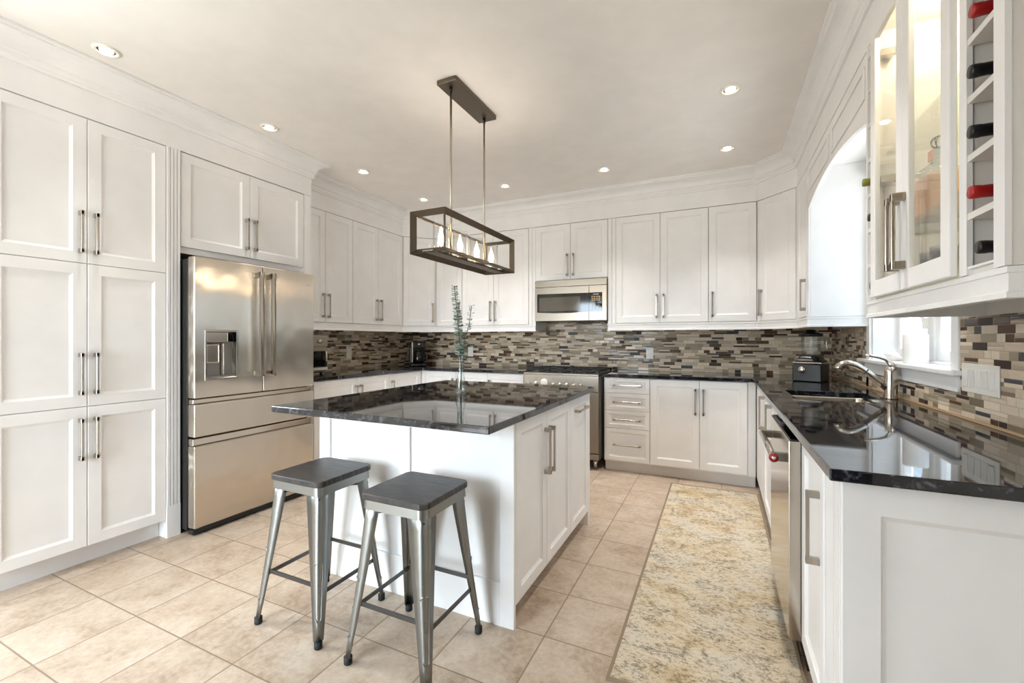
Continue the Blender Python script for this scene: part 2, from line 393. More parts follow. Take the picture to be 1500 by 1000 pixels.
# window in the right wall
win = bpy.data.objects.new('window_1', None); COL.objects.link(win); win['kind'] = 'structure'; win['label'] = 'white casement window over the sink'
MB().cells([WY0-.065, WY0, WY1, WY1+.065], [WZ0, WZ1, WZ1+.065], lambda a, b: not (WY0 < a < WY1 and b < WZ1), XR-.016, XR, 'x').build('casing', 'trim', win, .003)
MB().cells([XR-.045, XR-.001, XR+.10], [WY0-.09, WY0+.001, WY1-.001, WY1+.17], lambda x, y: x < XR or WY0 < y < WY1, WZ0-.02, WZ0+.004).build('sill', 'trim', win, .006)
MB().box(XR-.018, XR-.001, WY0-.065, WY1+.09, WZ0-.088, WZ0-.02).build('apron', 'trim', win, .004)
MB().cells([WY0+.001, WY0+.012, WY1-.012, WY1-.001], [WZ0+.004, WZ1-.012, WZ1-.001], lambda a, b: not (WY0+.012 < a < WY1-.012 and b < WZ1-.012), XR+.001, XR+.199, 'x').build('jamb', 'trim', win)
for (a, b) in ((WY0+.012, 3.04), (3.10, WY1-.012)):
    MB().cells([a, a+.05, b-.05, b], [WZ0+.02, WZ0+.075, WZ1-.07, WZ1-.014], lambda y, z: not (a+.05 < y < b-.05 and WZ0+.075 < z < WZ1-.07), XR+.125, XR+.165, 'x').build('sash', 'trim', win, .004)
    MB().box(XR+.142, XR+.147, a+.05, b-.05, WZ0+.075, WZ1-.07).build('pane', 'glass', win)
MB().box(XR+.115, XR+.175, 3.04, 3.10, WZ0+.02, WZ1-.014).build('mullion', 'trim', win, .004)
MB().box(XR+.10, XR+.199, WY0+.012, WY1-.012, WZ0+.004, WZ0+.02).build('stool', 'trim', win)
MB().box(XR+.10, XR+.125, 3.122, 3.138, 1.30, 1.36).bar((XR+.105, 3.13, 1.34), (XR+.08, 3.13, 1.40), .012, .012, (0, 1, 0)).build('latch', 'plastic', win, .002)
# neighbouring house seen through the window, stretched and darkened to limit incoming daylight
nb = thing('neighbour_house', 'pale grey sided house outside the window over the sink', 'house', (3.7, 6.0, 0))
sd = MB().box(.02, .3, -20, 6, 0, 7.2)
for k in range(48): sd.prism([(0, k*.15), (.02, k*.15), (.02, k*.15+.148), (.012, k*.15+.148)], -20, 6, 'y')
sd.build('wall', 'siding', nb)
MB().prism([(-.45, 7.2), (4.5, 7.2), (2, 9.0)], -20.4, 6.4, 'y').build('roof', 'steel_side', nb)

# ------------------------------------------------------------------ cabinets
def handle_v(x, zc, parent, y=-.02, L=.225, mat='nickel'):
    b = MB().box(x-.006, x+.006, y-.036, y-.026, zc-L/2, zc+L/2)
    for s in (-1, 1): b.box(x-.0075, x+.0075, y-.036, y-.0005, zc+s*(L/2-.010)-.011, zc+s*(L/2-.010)+.011)
    return b.build('handle', mat, parent, .0012, 1)
def handle_h(xc, z, parent, y=-.02, L=.25, mat='nickel'):
    b = MB().box(xc-L/2, xc+L/2, y-.036, y-.026, z-.006, z+.006)
    for s in (-1, 1): b.box(xc+s*(L/2-.010)-.011, xc+s*(L/2-.010)+.011, y-.036, y-.0005, z-.0075, z+.0075)
    return b.build('handle', mat, parent, .0012, 1)
G = .0016
def door(root, x0, x1, z0, z1, h=None, zc=None, L=.225, off=.032, fw=.058):
    d = MB().panel(x0+G, x1-G, z0+G, z1-G, -.02, -.0008, fw).build('door', 'white', root)
    if h: handle_v(x0+off if h == 'l' else x1-off, zc, d, L=L)
    return d
def drawer(root, x0, x1, z0, z1, zc=None, L=.25, fw=.034):
    d = MB().panel(x0+G, x1-G, z0+G, z1-G, -.02, -.0008, fw, .008).build('drawer', 'white', root)
    handle_h((x0+x1)/2, zc or (z0+z1)/2, d, L=L); return d
def body(root, poly_or_w, D=None, z0=0, z1=1, mat='white'):
    if D is None: return MB().prism(poly_or_w, z0, z1).build('body', mat, root)
    return MB().box(0, poly_or_w, 0, D, z0, z1).build('body', mat, root)
L90, R90 = PI/2, -PI/2
UZ0, UZ1 = 1.40, 2.448; UH = 1.56

# pantry
p = thing('pantry_cabinet', 'tall white pantry cabinet with six shaker doors left of the fridge', 'cabinet', (-3.14, .80, 0), L90)
body(p, .755, .548, .112, 2.45); MB().box(0, .755, .062, .54, 0, .112).build('toe_kick', 'toe', p)
for z0, z1, zc in ((.112, .876, .703), (.876, 1.655, 1.056), (1.655, 2.447, 1.822)):
    door(p, 0, .378, z0, z1, 'r', zc); door(p, .378, .755, z0, z1, 'l', zc)
# over the fridge, with the tall panel at its far side
p = thing('fridge_cabinet', 'white two-door cabinet above the steel fridge with tall side panel', 'cabinet', (-3.14, 1.632, 0), L90)
body(p, .93, .548, 1.80, 2.45)
door(p, .004, .466, 1.838, 2.445, 'r', 2.008); door(p, .466, .928, 1.838, 2.445, 'l', 2.008)
MB().box(.931, .998, -.02, .548, 0, 2.45).build('side_panel', 'white', p)
# left wall uppers
def upper(name, label, loc, rot, w, doors, D=.318, z0=UZ0, fill=()):
    p = thing(name, label, 'cabinet', loc, rot); body(p, w, D, z0, 2.45)
    for x0, x1, h in doors: door(p, x0, x1, z0+.004, UZ1, h, (z0+.16 if z0 == UZ0 else z0+.155))
    for x0, x1 in fill: MB().box(x0, x1, -.014, -.0008, z0, 2.45).build('filler', 'white', p)
    return p
upper('wall_cabinet', 'white two-door wall cabinet beside the fridge, above the toaster oven', (-3.372, 2.634, 0), L90, .696, [(.0, .352, 'r'), (.352, .696, 'l')])
upper('wall_cabinet', 'white two-door wall cabinet on the left wall next to the diagonal left corner cabinet', (-3.372, 3.332, 0), L90, .766, [(0, .368, 'r'), (.368, .766, 'l')])
def corner(name, label, A, B, poly, h):
    A = Vector(A); B = Vector(B); d = (B-A); w = d.length; ang = math.atan2(d.y, d.x)
    nrm = Vector((-d.y, d.x))/w; O = A+nrm*.02
    p = thing(name, label, 'cabinet', (O.x, O.y, 0), ang)
    ci, si = math.cos(-ang), math.sin(-ang)
    loc = [((q[0]-O.x)*ci-(q[1]-O.y)*si, (q[0]-O.x)*si+(q[1]-O.y)*ci) for q in poly]
    body(p, loc, None, UZ0, 2.45); door(p, .012, w-.012, UZ0+.004, UZ1, h, UH); return p
n = Vector((-.277, .277)).normalized()*0.02
corner('corner_wall_cabinet', 'white diagonal corner wall cabinet above the coffee maker', (-3.352, 4.10), (-3.075, 4.378),
       [(-3.374, 4.106), (-3.083, 4.398), (-3.083, 4.718), (-3.688, 4.718), (-3.688, 4.106)], 'r')
upper('wall_cabinet', 'white single-door wall cabinet right of the diagonal left corner cabinet', (-3.072, 4.398, 0), 0, .36, [(.004, .36, 'r')])
upper('wall_cabinet', 'white two-door wall cabinet just left of the microwave', (-2.708, 4.398, 0), 0, .922, [(0, .412, 'r'), (.412, .842, 'l')], fill=[(.844, .882), (.886, .922)])
upper('microwave_cabinet', 'short white two-door wall cabinet above the microwave', (-1.784, 4.398, 0), 0, .778, [(0, .389, 'r'), (.389, .778, 'l')], z0=1.862)
upper('wall_cabinet', 'white two-door wall cabinet just right of the microwave', (-1.004, 4.398, 0), 0, .918, [(.078, .499, 'r'), (.499, .918, 'l')], fill=[(0, .036), (.04, .076)])
upper('wall_cabinet', 'white single-door wall cabinet left of the diagonal right corner cabinet', (-.084, 4.398, 0), 0, .384, [(0, .384, 'l')])
corner('corner_wall_cabinet', 'white diagonal corner wall cabinet above the blender', (.305, 4.378), (.56, 4.10),
       [(.303, 4.398), (.58, 4.098), (.908, 4.098), (.908, 4.718), (.303, 4.718)], 'l')
upper('narrow_wall_cabinet', 'narrow white wall cabinet between the blender corner and the window arch', (.58, 4.094, 0), R90, .443, [(.012, .40, 'r')], D=.328, fill=[(.402, .443)])

# base cabinets
def base(label, loc, rot, w, doors=(), drawers=(), D=.555, name='base_cabinet', open_top=False, end=()):
    p = thing(name, label, 'cabinet', loc, rot)
    if open_top:
        MB().box(0, w, 0, D, .10, .12).box(0, .018, 0, D, .12, .888).box(w-.018, w, 0, D, .12, .888).box(.018, w-.018, D-.012, D, .12, .888).box(.018, w-.018, 0, .018, .12, .888).build('body', 'white', p)
    else: body(p, w, D, .10, .888)
    MB().box(0, w, .05, D, 0, .10).build('toe_kick', 'toe', p)
    for d in doors: door(p, *d)
    for d in drawers: drawer(p, *d)
    return p
HB = .70
base('white base cabinet under the left counter beside the fridge panel', (-3.11, 2.634, 0), L90, .944, [(.0, .497, .104, .884, 'r', HB), (.497, .944, .104, .884, 'l', HB)])
base('white base cabinet under the left counter near the coffee maker corner', (-3.11, 3.58, 0), L90, .567, [(0, .52, .104, .884, 'l', HB)])
p = base('white base cabinet left of the range, running into the left corner', (-3.108, 4.15, 0), 0, 1.298, [(.058, .473, .104, .884, 'r', HB), (.473, .868, .104, .884, 'l', HB), (.868, 1.293, .104, .884, 'l', HB)])
MB().box(0, .057, -.018, -.0008, .104, .884).build('filler', 'white', p)
base('white four-drawer base cabinet right of the range', (-.985, 4.15, 0), 0, .42, (),
     [(.014, .418, .742, .884), (.014, .418, .580, .742), (.014, .418, .412, .580), (.014, .418, .112, .412, .262)])
base('white two-door base cabinet under the back counter right of the drawers', (-.564, 4.15, 0), 0, .842, [(.0, .412, .112, .884, 'r', HB), (.412, .78, .112, .884, 'l', HB)])
p = base('white sink base cabinet under the right counter behind the dishwasher', (.30, 4.10, 0), R90, 1.515, [(.66, 1.10, .112, .884, 'l', .745), (1.10, 1.512, .112, .884, 'l', .745)], D=.60, open_top=True)
MB().box(0, .658, -.018, -.0008, .112, .884).build('filler', 'white', p)
p = thing('peninsula_cabinet', 'white cabinet at the near end of the right counter with panelled end', 'cabinet', (.30, 1.948, 0), R90)
body(p, .578, .60, .10, .888); MB().box(0, .56, .05, .60, 0, .10).build('toe_kick', 'toe', p)
door(p, .004, .385, .112, .884, 'r', .66, off=.062)
f = MB().box(.387, .578, -.014, -.0008, .10, .888)
for k in range(5): f.box(.50+k*.014, .509+k*.014, -.020, -.014, .10, .888)
f.build('filler', 'white', p)
# end panel faces the camera: built along local x = .578 looking to +x
ep = MB().panel(-.604, .02, .0, .888, -.018, -.0008, .078, .010)
ep.v = [(.578-v[1], -v[0], v[2]) for v in ep.v]
ep.build('end_panel', 'white', p)

# island
I0, I1, J0, J1 = -1.945, -.79, 1.695, 2.91
p = thing('kitchen_island', 'white kitchen island base with panelled front standing on the tiles', 'kitchen island', (I0, J0, 0))
w = I1-I0; d = J1-J0
MB().box(0, w-.02, .02, d, .09, .887).box(0, w-.08, .06, d-.05, 0, .09).build('body', 'white', p)
fp = MB().box(0, w, .0115, .02, 0, .887)
fp.box(0, .075, 0, .0115, 0, .887).box(w-.068, w, 0, .0115, 0, .887).box(.553, .602, 0, .0115, .188, .82).box(.075, w-.068, 0, .0115, 0, .188).box(.075, w-.068, 0, .0115, .82, .887)
fp.build('front_panel', 'white', p, .002, 1)
MB().box(w-.075, w, d-.042, d, 0, .887).build('corner_post', 'white', p, .002, 1)
def idoor(y0, y1, h):
    b = MB().panel(y0+G, y1-G, .095, .882, 0, .0192, .055)
    b.v = [(w-v[1], v[0], v[2]) for v in b.v]; o = b.build('door', 'white', p)
    if h in 'lr':
        y = y1-.03 if h == 'r' else y0+.03
        q = MB().box(w+.026, w+.036, y-.006, y+.006, .57, .80)
        for z in (.58, .79): q.box(w+.0005, w+.036, y-.0075, y+.0075, z-.011, z+.011)
    else:
        yc = (y0+y1)/2; q = MB().box(w+.026, w+.036, yc-.115, yc+.115, .800, .812)
        for s in (-1, 1): q.box(w+.0005, w+.036, yc+s*.105-.011, yc+s*.105+.011, .7985, .8135)
    q.build('handle', 'nickel', o, .0012, 1)
idoor(.022, .396, 'r'); idoor(.396, .79, 'l'); idoor(.79, d-.044, 'h')
b = MB().box(I0-.02, I1+.025, 1.426, J1+.025, .889, .92)
tag(b.build('island_worktop', 'granite', None, .004), 'black granite worktop of the island with seating overhang', 'worktop')
# counters
b = MB().cells([XL, -3.06, -1.80], [2.634, 4.10, YB-.001], lambda x, y: x < -3.06 or y > 4.10, .889, .92)
tag(b.build('worktop', 'granite', None, .004), 'black granite worktop in the left corner from fridge to range', 'worktop')
SX0, SX1, SY0, SY1 = .385, .785, 2.79, 3.29
b = MB().cells([-1.0, .25, SX0, SX1, XR-.001], [1.325, SY0, SY1, 4.10, YB-.001], lambda x, y: (x > .25 or y > 4.10) and not (SX0 < x < SX1 and SY0 < y < SY1), .889, .92)
tag(b.build('worktop', 'granite', None, .004), 'black granite worktop with the sink, along the back and right walls', 'worktop')
# sink
p = thing('sink', 'stainless undermount sink set in the black worktop by the window', 'sink', ((SX0+SX1)/2, (SY0+SY1)/2, .888))
b = MB(); R = []
for ins, z in ((-.024, -.001), (-.002, -.001), (0, -.01), (.006, -.17), (.03, -.185)):
    x, y = (SX1-SX0)/2-ins, (SY1-SY0)/2-ins; r = .05; ring = []
    for cx, cy, a0 in ((x-r, y-r, 0), (-x+r, y-r, 90), (-x+r, -y+r, 180), (x-r, -y+r, 270)):
        for k in range(5): a = math.radians(a0+k*22.5); ring.append((cx+r*math.cos(a), cy+r*math.sin(a), z))
    R.append(ring)
b.rings(R, True, cap0=False)
o = b.build('basin', 'steel_y', p); m = o.modifiers.new('solid', 'SOLIDIFY'); m.thickness = .0015; m.offset = -1
MB().lathe([(.0, -.183), (.042, -.183), (.042, -.181), (.0, -.179)], seg=20).build('drain', 'chrome', p)
# faucet
p = thing('faucet', 'brushed nickel pull-out faucet behind the sink', 'faucet', (.845, 3.03, .92))
MB().lathe([(.0, 0), (.032, 0), (.032, .006), (.029, .012), (.0285, .12), (.0285, .15), (.024, .168), (.012, .178), (0, .178)]).build('base', 'faucet', p)
MB().tube([(-.012, 0, .055), (-.05, 0, .09), (-.10, 0, .137), (-.125, 0, .158), (-.155, 0, .178), (-.19, 0, .187), (-.215, 0, .180), (-.232, 0, .162), (-.236, 0, .150)],
          [.019, .019, .018, .0175, .019, .021, .022, .022, .021], 14).build('spout', 'faucet', p)
MB().tube([(-.108, 0, .1435), (-.112, 0, .147)], .0188, 14).build('seam_ring', 'black', p)
MB().tube([(.004, 0, .165), (.0, 0, .19), (-.02, 0, .212), (-.05, 0, .224), (-.085, 0, .231), (-.115, 0, .236)], [.02, .014, .010, .008, .007, .005], 10).build('lever', 'faucet', p)

# backsplashes
S = .009
b = MB().box(XL+.001, XL+S, 2.634, YB-S-.001, .921, 1.398)
tag(b.build('backsplash', 'mosaic_y'), 'brown mosaic tile backsplash on the left wall behind the toaster oven', 'backsplash')
b = MB().cells([XL+.001, -1.786, -1.003, XR-.001], [.921, 1.398, 1.43], lambda x, z: z < 1.398 or -1.786 < x < -1.003, YB-S, YB-.001, 'y')
tag(b.build('backsplash', 'mosaic_x'), 'brown mosaic tile backsplash on the back wall behind the range', 'backsplash')
b = MB().cells([1.33, 2.276, WY0-.066, WY1+.091, 3.65, YB-S-.001], [.921, 1.018, 1.33, 1.398], lambda y, z: z < 1.018 or (y < WY0-.066 and z < 1.33) or (y > WY1+.091 and z < 1.33), XR-S, XR-.001, 'x')
o = tag(b.build('backsplash', 'mosaic_y'), 'brown mosaic tile backsplash on the right wall around the window sill', 'backsplash')
MB().box(XR-S-.006, XR-S-.0005, 1.33, YB-S-.002, .921, .931).build('border_strip', paint('tan border strip', (196, 164, 128), .5), o)

# ------------------------------------------------------------------ arch over the window, glass cabinet
arch = [(3.648, 2.448), (3.648, 2.142)]
for k in range(0, 25):
    t = k/24; arch.append((3.63-t*1.335, 2.148+.078*math.sin(PI*t)**.85))
arch += [(2.278, 2.142), (2.278, 2.448)]
v = thing('arched_valance', 'white arched valance bridging the cabinets above the window', 'valance', (.56, 2.278, 2.142))
MB().prism(arch, .562, .582, 'x').build('board', 'white', v, world=True)
for y0, y1 in ((3.00, 3.61), (2.32, 2.92)):
    z0, z1 = 2.258, 2.40
    MB().cells([y0, y0+.018, y1-.018, y1], [z0, z0+.018, z1-.018, z1], lambda y, z: not (y0+.018 < y < y1-.018 and z0+.018 < z < z1-.018), .555, .5615, 'x').build('panel_molding', 'white', v, .002, 1, world=True)
MB().box(.583, .905, 2.28, 3.648, 2.432, 2.448).build('soffit', 'trim', v, world=True)

g = thing('glass_display_cabinet', 'white wall cabinet with two lit glass doors and side wine racks', 'cabinet', (.56, 1.30, 1.40))
b = MB()
GX = .566; y = [1.302, 1.342, 1.466, 1.482, 2.150, 2.166, 2.258, 2.274]
b.box(GX, .906, y[0], y[0]+.014, 1.40, 2.45).box(GX, .906, y[6]+.004, y[7], 1.40, 2.45)
b.box(GX, .906, y[0]+.014, y[7]-.012, 1.40, 1.414).box(GX, .906, y[0]+.014, y[7]-.012, 2.436, 2.45).box(.89, .906, y[0]+.014, y[7]-.012, 1.414, 2.436)
b.box(GX, .89, y[2], y[3], 1.414, 2.436).box(GX, .89, y[4], y[5], 1.414, 2.436)
b.build('body', 'rack', g, world=True)
for y0, y1 in ((1.300, 1.342), (1.460, 1.496), (2.152, 2.168), (2.258, 2.275)): MB().box(GX-.012, GX-.0004, y0, y1, 1.40, 2.45).build('stile', 'white', g, world=True)
MB().box(.88, .8895, y[3]+.0005, y[4]-.0005, 1.4145, 2.4355).build('back_panel', 'cream', g, world=True)
for y0, y1 in ((1.3425, 1.4595), (2.1685, 2.2575)):
    for k in range(8):
        z = 1.40+k*.143
        if k == 0: MB().box(GX-.010, .889, y0, y1, z+.0145, z+.02).build('rack_shelf', 'white', g, world=True)
        elif z < 2.43: MB().box(GX-.010, .889, y0, y1, z-.008, z+.008).build('rack_shelf', 'rack', g, world=True)
for z in (1.635, 1.952, 2.193):
    MB().box(GX+.02, .878, y[3]+.001, y[4]-.001, z, z+.008).build('glass_shelf', 'shelf_glass', g, world=True)
for y0, y1, hs in ((1.500, 1.824, 1), (1.826, 2.150, 0)):
    fw = .052; X0, X1 = .536, .553
    o = MB().cells([y0, y0+fw, y1-fw, y1], [1.402, 1.402+.062, 2.385, 2.446], lambda a, c: not (y0+fw < a < y1-fw and 1.464 < c < 2.385), X0, X1, 'x').build('glass_door', 'white', g, .003, world=True)
    MB().box(.5445, .548, y0+fw-.004, y1-fw+.004, 1.460, 2.389).build('pane', 'glass', o, world=True)
    yh = y1-.026 if hs else y0+.026
    q = MB().box(X0-.036, X0-.026, yh-.007, yh+.007, 1.468, 1.708)
    for z in (1.479, 1.697): q.box(X0-.036, X0-.0005, yh-.010, yh+.010, z-.013, z+.013)
    q.build('handle', 'nickel', o, .0015, 1, world=True)
for z in (1.85, 2.33):
    MB().cyl((.60, 2.11, z), .016, .012, 14, 'x').box(.556, .60, 2.10, 2.146, z-.012, z+.012).build('hinge', 'chrome', g, world=True)
for yy in (1.66, 1.98):
    MB().lathe([(.03, 2.422), (.03, 2.4355)], (.72, yy, 0), 18).build('puck_light', 'pot_glow', g, world=True)
    light('cabinet_puck_lamp', 'POINT', (.72, yy, 2.40), 3.2, (1, .86, .62), g, shadow_soft_size=.025)
# bottles lying in the racks (neck towards the room)
def rack_bottle(yc, zc, foil, label, tip=.535, group=None):
    p = thing('wine_bottle', label, 'wine bottle', (tip, yc, zc))
    MB().lathe([(0, 0), (.0145, 0), (.0155, .003), (.0155, .016), (.0145, .020), (.0148, .075), (0, .075)], seg=18, axis='x').build('foil_capsule', foil, p)
    MB().lathe([(0, .0752), (.0140, .0752), (.0145, .10), (.037, .165), (.038, .175), (.038, .33), (0, .33)], seg=20, axis='x').build('bottle_body', 'bottle', p)
    return p
def cz(k, r=.038): return 1.40+k*.143+.0085+r
rack_bottle(1.404, cz(0, .05), 'black_foil', 'black-capped wine bottle in the lowest cell of the near wine rack', .552)
rack_bottle(1.404, cz(1), 'red', 'red-capped wine bottle above the lowest black-capped one in the near rack', .538)
rack_bottle(1.404, cz(2), 'black_foil', 'black-capped wine bottle in the cell right above the red-capped bottle', .538)
rack_bottle(1.404, cz(3), 'black_foil', 'black-capped wine bottle two cells above the red-capped bottle', .538)
rack_bottle(1.404, cz(4), 'red', 'red-capped wine bottle cut by the top edge of the photo', .541)
rack_bottle(2.213, cz(3), 'green_foil', 'green-capped wine bottle sticking out of the far narrow rack', .528)
rack_bottle(2.213, cz(2), 'black_foil', 'black-capped wine bottle below the green-capped one in the far rack', .545)
rack_bottle(2.213, cz(0, .05), 'black_foil', 'black-capped wine bottle low in the far narrow rack', .552)
# decanter and glasses behind the glass doors
p = thing('liquor_bottle', 'ornate square glass liquor bottle with wire stopper behind the right glass door', 'bottle', (.67, 1.945, 1.6435))
MB().prism([(-.05, -.05), (.05, -.05), (.05, .05), (-.05, .05)], 0, .150).build('bottle_body', 'pink', p, .008, 2)
MB().lathe([(.066, .151), (.058, .166), (.026, .192), (.020, .20), (.020, .240), (.0, .240)], seg=4).build('shoulder', 'jar_glass', p)
MB().cbox((-.0225, 0, .218), (.004, .03, .034)).build('neck_label', paint('pink label', (236, 180, 160), .5), p)
st = MB()
for k in range(4):
    a = k*PI/4; st.tube([(.022*math.cos(t)*math.cos(a), .022*math.cos(t)*math.sin(a), .262+.020*math.sin(t)) for t in [PI*2*i/16 for i in range(17)]], .0014, 5)
st.build('stopper', 'gun_dark', p)
p = thing('miniature_bottle', 'tiny gold-topped bottle next to the square liquor bottle', 'bottle', (.625, 2.02, 1.6435))
MB().lathe([(0, 0), (.017, 0), (.018, .004), (.018, .05), (.009, .066), (.009, .07), (0, .07)], seg=16).build('bottle_body', 'jar_glass', p)
MB().lathe([(.0115, .0705), (.0115, .10), (0, .10)], seg=16).build('cap', 'gold', p)
gl = None; GN = 'tumblers on the floor of the glass cabinet'
spots = [(.66, 1.88, 'clear tumbler at the front of the glass cabinet floor, nearest the right door'), (.67, 1.99, 'clear tumbler at the front of the glass cabinet floor, behind the left door'), (.77, 1.95, 'clear tumbler at the back of the glass cabinet floor')]
for x, yy, lab in spots:
    if gl is None:
        gl = thing('drinking_glass', lab, 'glass', (x, yy, 1.415), 0, GN)
        MB().lathe([(0, .0), (.03, 0), (.036, .128), (.034, .128), (.028, .008), (0, .008)], seg=20).build('tumbler', 'glass', gl)
    else: copy_thing(gl, (x, yy, 1.415), lab)

# ------------------------------------------------------------------ fridge
FY0, FY1, FX = 1.638, 2.535, -2.975
p = thing('refrigerator', 'stainless french-door refrigerator with water dispenser between pantry and wall cabinets', 'refrigerator', (-3.3, FY0, 0))
def fb(name, mat, y0, y1, z0, z1, x0=-3.045, x1=FX, par=None, bev=.008):
    return MB().box(x0, x1, y0, y1, z0, z1).build(name, mat, par or p, bev, 3, world=True)
fb('body', 'black', FY0, FY1, .03, 1.755, -3.66, -3.052, bev=.003)
MB().box(-3.05, -2.99, FY0, FY1, .004, .042).build('base_grille', 'black', p, .012, 2, world=True)
SP = 2.096
def fdoor(y0, y1):
    """door slab with softly rounded vertical edges"""
    R = []
    for z in (.868, 1.768):
        ring = [(-3.045, y0, z), (-3.045, y1, z)]
        n = 10
        for k in range(n+1):
            t = k/n; yy = y1+(y0-y1)*t; e = min(yy-y0, y1-yy)
            ring.append((FX-.012*max(0, 1-e/.05)**2-.004*(2*t-1)**2, yy, z))
        R.append(ring)
    return MB().rings(R)
dl = MB()
DY0, DY1, DZ0, DZ1 = 1.705, 1.908, .985, 1.298
ld = MB().cells([FY0, DY0, DY1, SP-.002], [.868, DZ0, DZ1, 1.768], lambda yy, z: not (DY0 < yy < DY1 and DZ0 < z < DZ1), -3.045, FX, 'x').build('left_door', 'steel', p, .007, 3, world=True)
rd = MB().cells([SP+.002, FY1], [.868, 1.768], lambda a, c: True, -3.045, FX, 'x').build('right_door', 'steel', p, .007, 3, world=True)
MB().box(-3.04, -3.03, DY0, DY1, DZ0, DZ1).build('dispenser_recess', 'steel_side', ld, world=True)
MB().cells([DY0-.006, DY0+.006, DY1-.006, DY1+.006], [DZ0-.006, DZ0+.006, DZ1-.006, DZ1+.006], lambda a, c: not (DY0+.006 < a < DY1-.006 and DZ0+.006 < c < DZ1-.006), FX-.004, FX+.004, 'x').build('dispenser_frame', 'chrome', ld, .0015, 1, world=True)
MB().box(-3.028, FX-.004, DY0+.008, DY0+.145, DZ1-.072, DZ1-.008).build('dispenser_head', 'chrome', ld, .004, world=True)
MB().box(-3.028, FX-.02, DY0+.146, DY1-.008, DZ1-.07, DZ1-.008).build('dispenser_housing', 'black_gloss', ld, world=True)
MB().box(-3.028, -2.995, DY0+.012, DY0+.10, DZ0+.10, DZ1-.085).build('dispenser_paddle', 'chrome', ld, .01, world=True)
MB().box(-3.028, -3.015, DY0+.125, DY0+.14, DZ0+.01, DZ1-.08).build('water_tube', 'chrome', ld, .004, world=True)
MB().box(-3.028, FX-.004, DY0+.008, DY1-.008, DZ0+.007, DZ0+.014).build('drip_tray', 'steel_side', ld, world=True)
for par, yh in ((ld, SP-.045), (rd, SP+.045)):
    MB().box(FX+.040, FX+.058, yh-.014, yh+.014, .985, 1.715).box(FX+.0005, FX+.058, yh-.014, yh+.014, .985, 1.02).box(FX+.0005, FX+.058, yh-.014, yh+.014, 1.68, 1.715).build('handle', 'steel_y', par, .006, 3, world=True)
MB().box(FX+.0004, FX+.0016, FY1-.075, FY1-.035, 1.672, 1.68).build('badge', 'chrome', rd, world=True)
for z0, z1, zl in ((.622, .830, .862), (.046, .566, .612)):
    o = fb('drawer', 'steel', FY0, FY1, z0, z1, bev=.008)
    MB().box(-3.045, FX-.02, FY0+.002, FY1-.002, z1+.0005, zl).build('grip_rail', 'chrome', o, .006, 3, world=True)

# ------------------------------------------------------------------ range and microwave
p = thing('gas_range', 'stainless gas range with a row of knobs at the back wall', 'range', (-1.405, 4.4, 0))
RX0, RX1, RF = -1.79, -1.022, 4.075
def rb(name, mat, x0, x1, y0, y1, z0, z1, par=None, bev=.003): return MB().box(x0, x1, y0, y1, z0, z1).build(name, mat, par or p, bev, 2, world=True)
rb('body', 'steel_side', RX0, RX1, RF+.045, 4.70, .10, .895)
rb('cooktop', 'steel_h', RX0, RX1, RF-.005, 4.70, .896, .912)
rb('control_panel', 'steel_h', RX0, RX1, RF, RF+.0445, .745, .895)
od = rb('oven_door', 'steel_h', RX0, RX1, RF, RF+.0445, .165, .735)
rb('oven_window', 'black_gloss', RX0+.12, RX1-.12, RF-.003, RF-.0004, .28, .60, od, .001)
MB().tube([(RX0+.08, RF-.045, .675), (RX1-.08, RF-.045, .675)], .011).tube([(RX0+.10, RF-.045, .675), (RX0+.10, RF-.0004, .675)], .008).tube([(RX1-.10, RF-.045, .675), (RX1-.10, RF-.0004, .675)], .008).build('handle', 'chrome', od, world=True)
rb('kick_plate', 'steel_h', RX0, RX1, RF+.01, RF+.0445, .10, .155)
for x in (RX0+.05, RX1-.05):
    for yy in (RF+.08, 4.64): MB().cyl((x, yy, 0), .02, .0995, 16).build('leg', 'chrome', p, world=True)
for k, x in enumerate([-1.735, -1.655, -1.475, -1.405, -1.335, -1.265, -1.195]):
    kn = MB().lathe([(.021, -.0004), (.021, -.006), (.016, -.008), (.014, -.03), (0, -.031)], (x, RF, .805), 16, 'y').build('knob', 'chrome', p, world=True)
    MB().cyl((x, RF-.001, .852), .004, .0006, 10, 'y').build('indicator', 'gun_dark', p, world=True)
MB().lathe([(.040, -.0004), (.040, -.010), (.036, -.013), (0, -.013)], (-1.565, RF, .815), 26, 'y').build('clock_dial', 'plastic', p, world=True)
for gx in (-1.66, -1.405, -1.15):
    b = MB()
    for s in (-1, 1):
        b.bar((gx+s*.115, 4.14, .940), (gx+s*.115, 4.66, .940), .014, .014)
        b.bar((gx-.122, 4.40+s*.255, .940), (gx+.122, 4.40+s*.255, .940), .014, .014)
        for yy in (4.15, 4.65): b.box(gx+s*.115-.008, gx+s*.115+.008, yy-.008, yy+.008, .9125, .934)
    b.bar((gx-.115, 4.40, .940), (gx+.115, 4.40, .940), .012, .012)
    for yy in (4.27, 4.53):
        b.bar((gx, yy-.1, .946), (gx, yy+.1, .946), .010, .012); b.bar((gx-.11, yy, .946), (gx+.11, yy, .946), .010, .012)
    b.build('grate', 'matte_black', p, world=True)
    for yy in (4.27, 4.53): MB().lathe([(.045, .9125), (.045, .920), (.03, .928), (0, .928)], (gx, yy, 0), 18).build('burner', 'matte_black', p, world=True)
p = thing('microwave', 'stainless over-the-range microwave below the short wall cabinet', 'microwave', (-1.394, 4.5, 1.43))
MX0, MX1, MF = -1.778, -1.008, 4.345
def mbx(name, mat, x0, x1, y0, y1, z0, z1, par=None, bev=.002): return MB().box(x0, x1, y0, y1, z0, z1).build(name, mat, par or p, bev, 2, world=True)
mbx('body', 'black', MX0, MX1, MF+.035, 4.70, 1.432, 1.858)
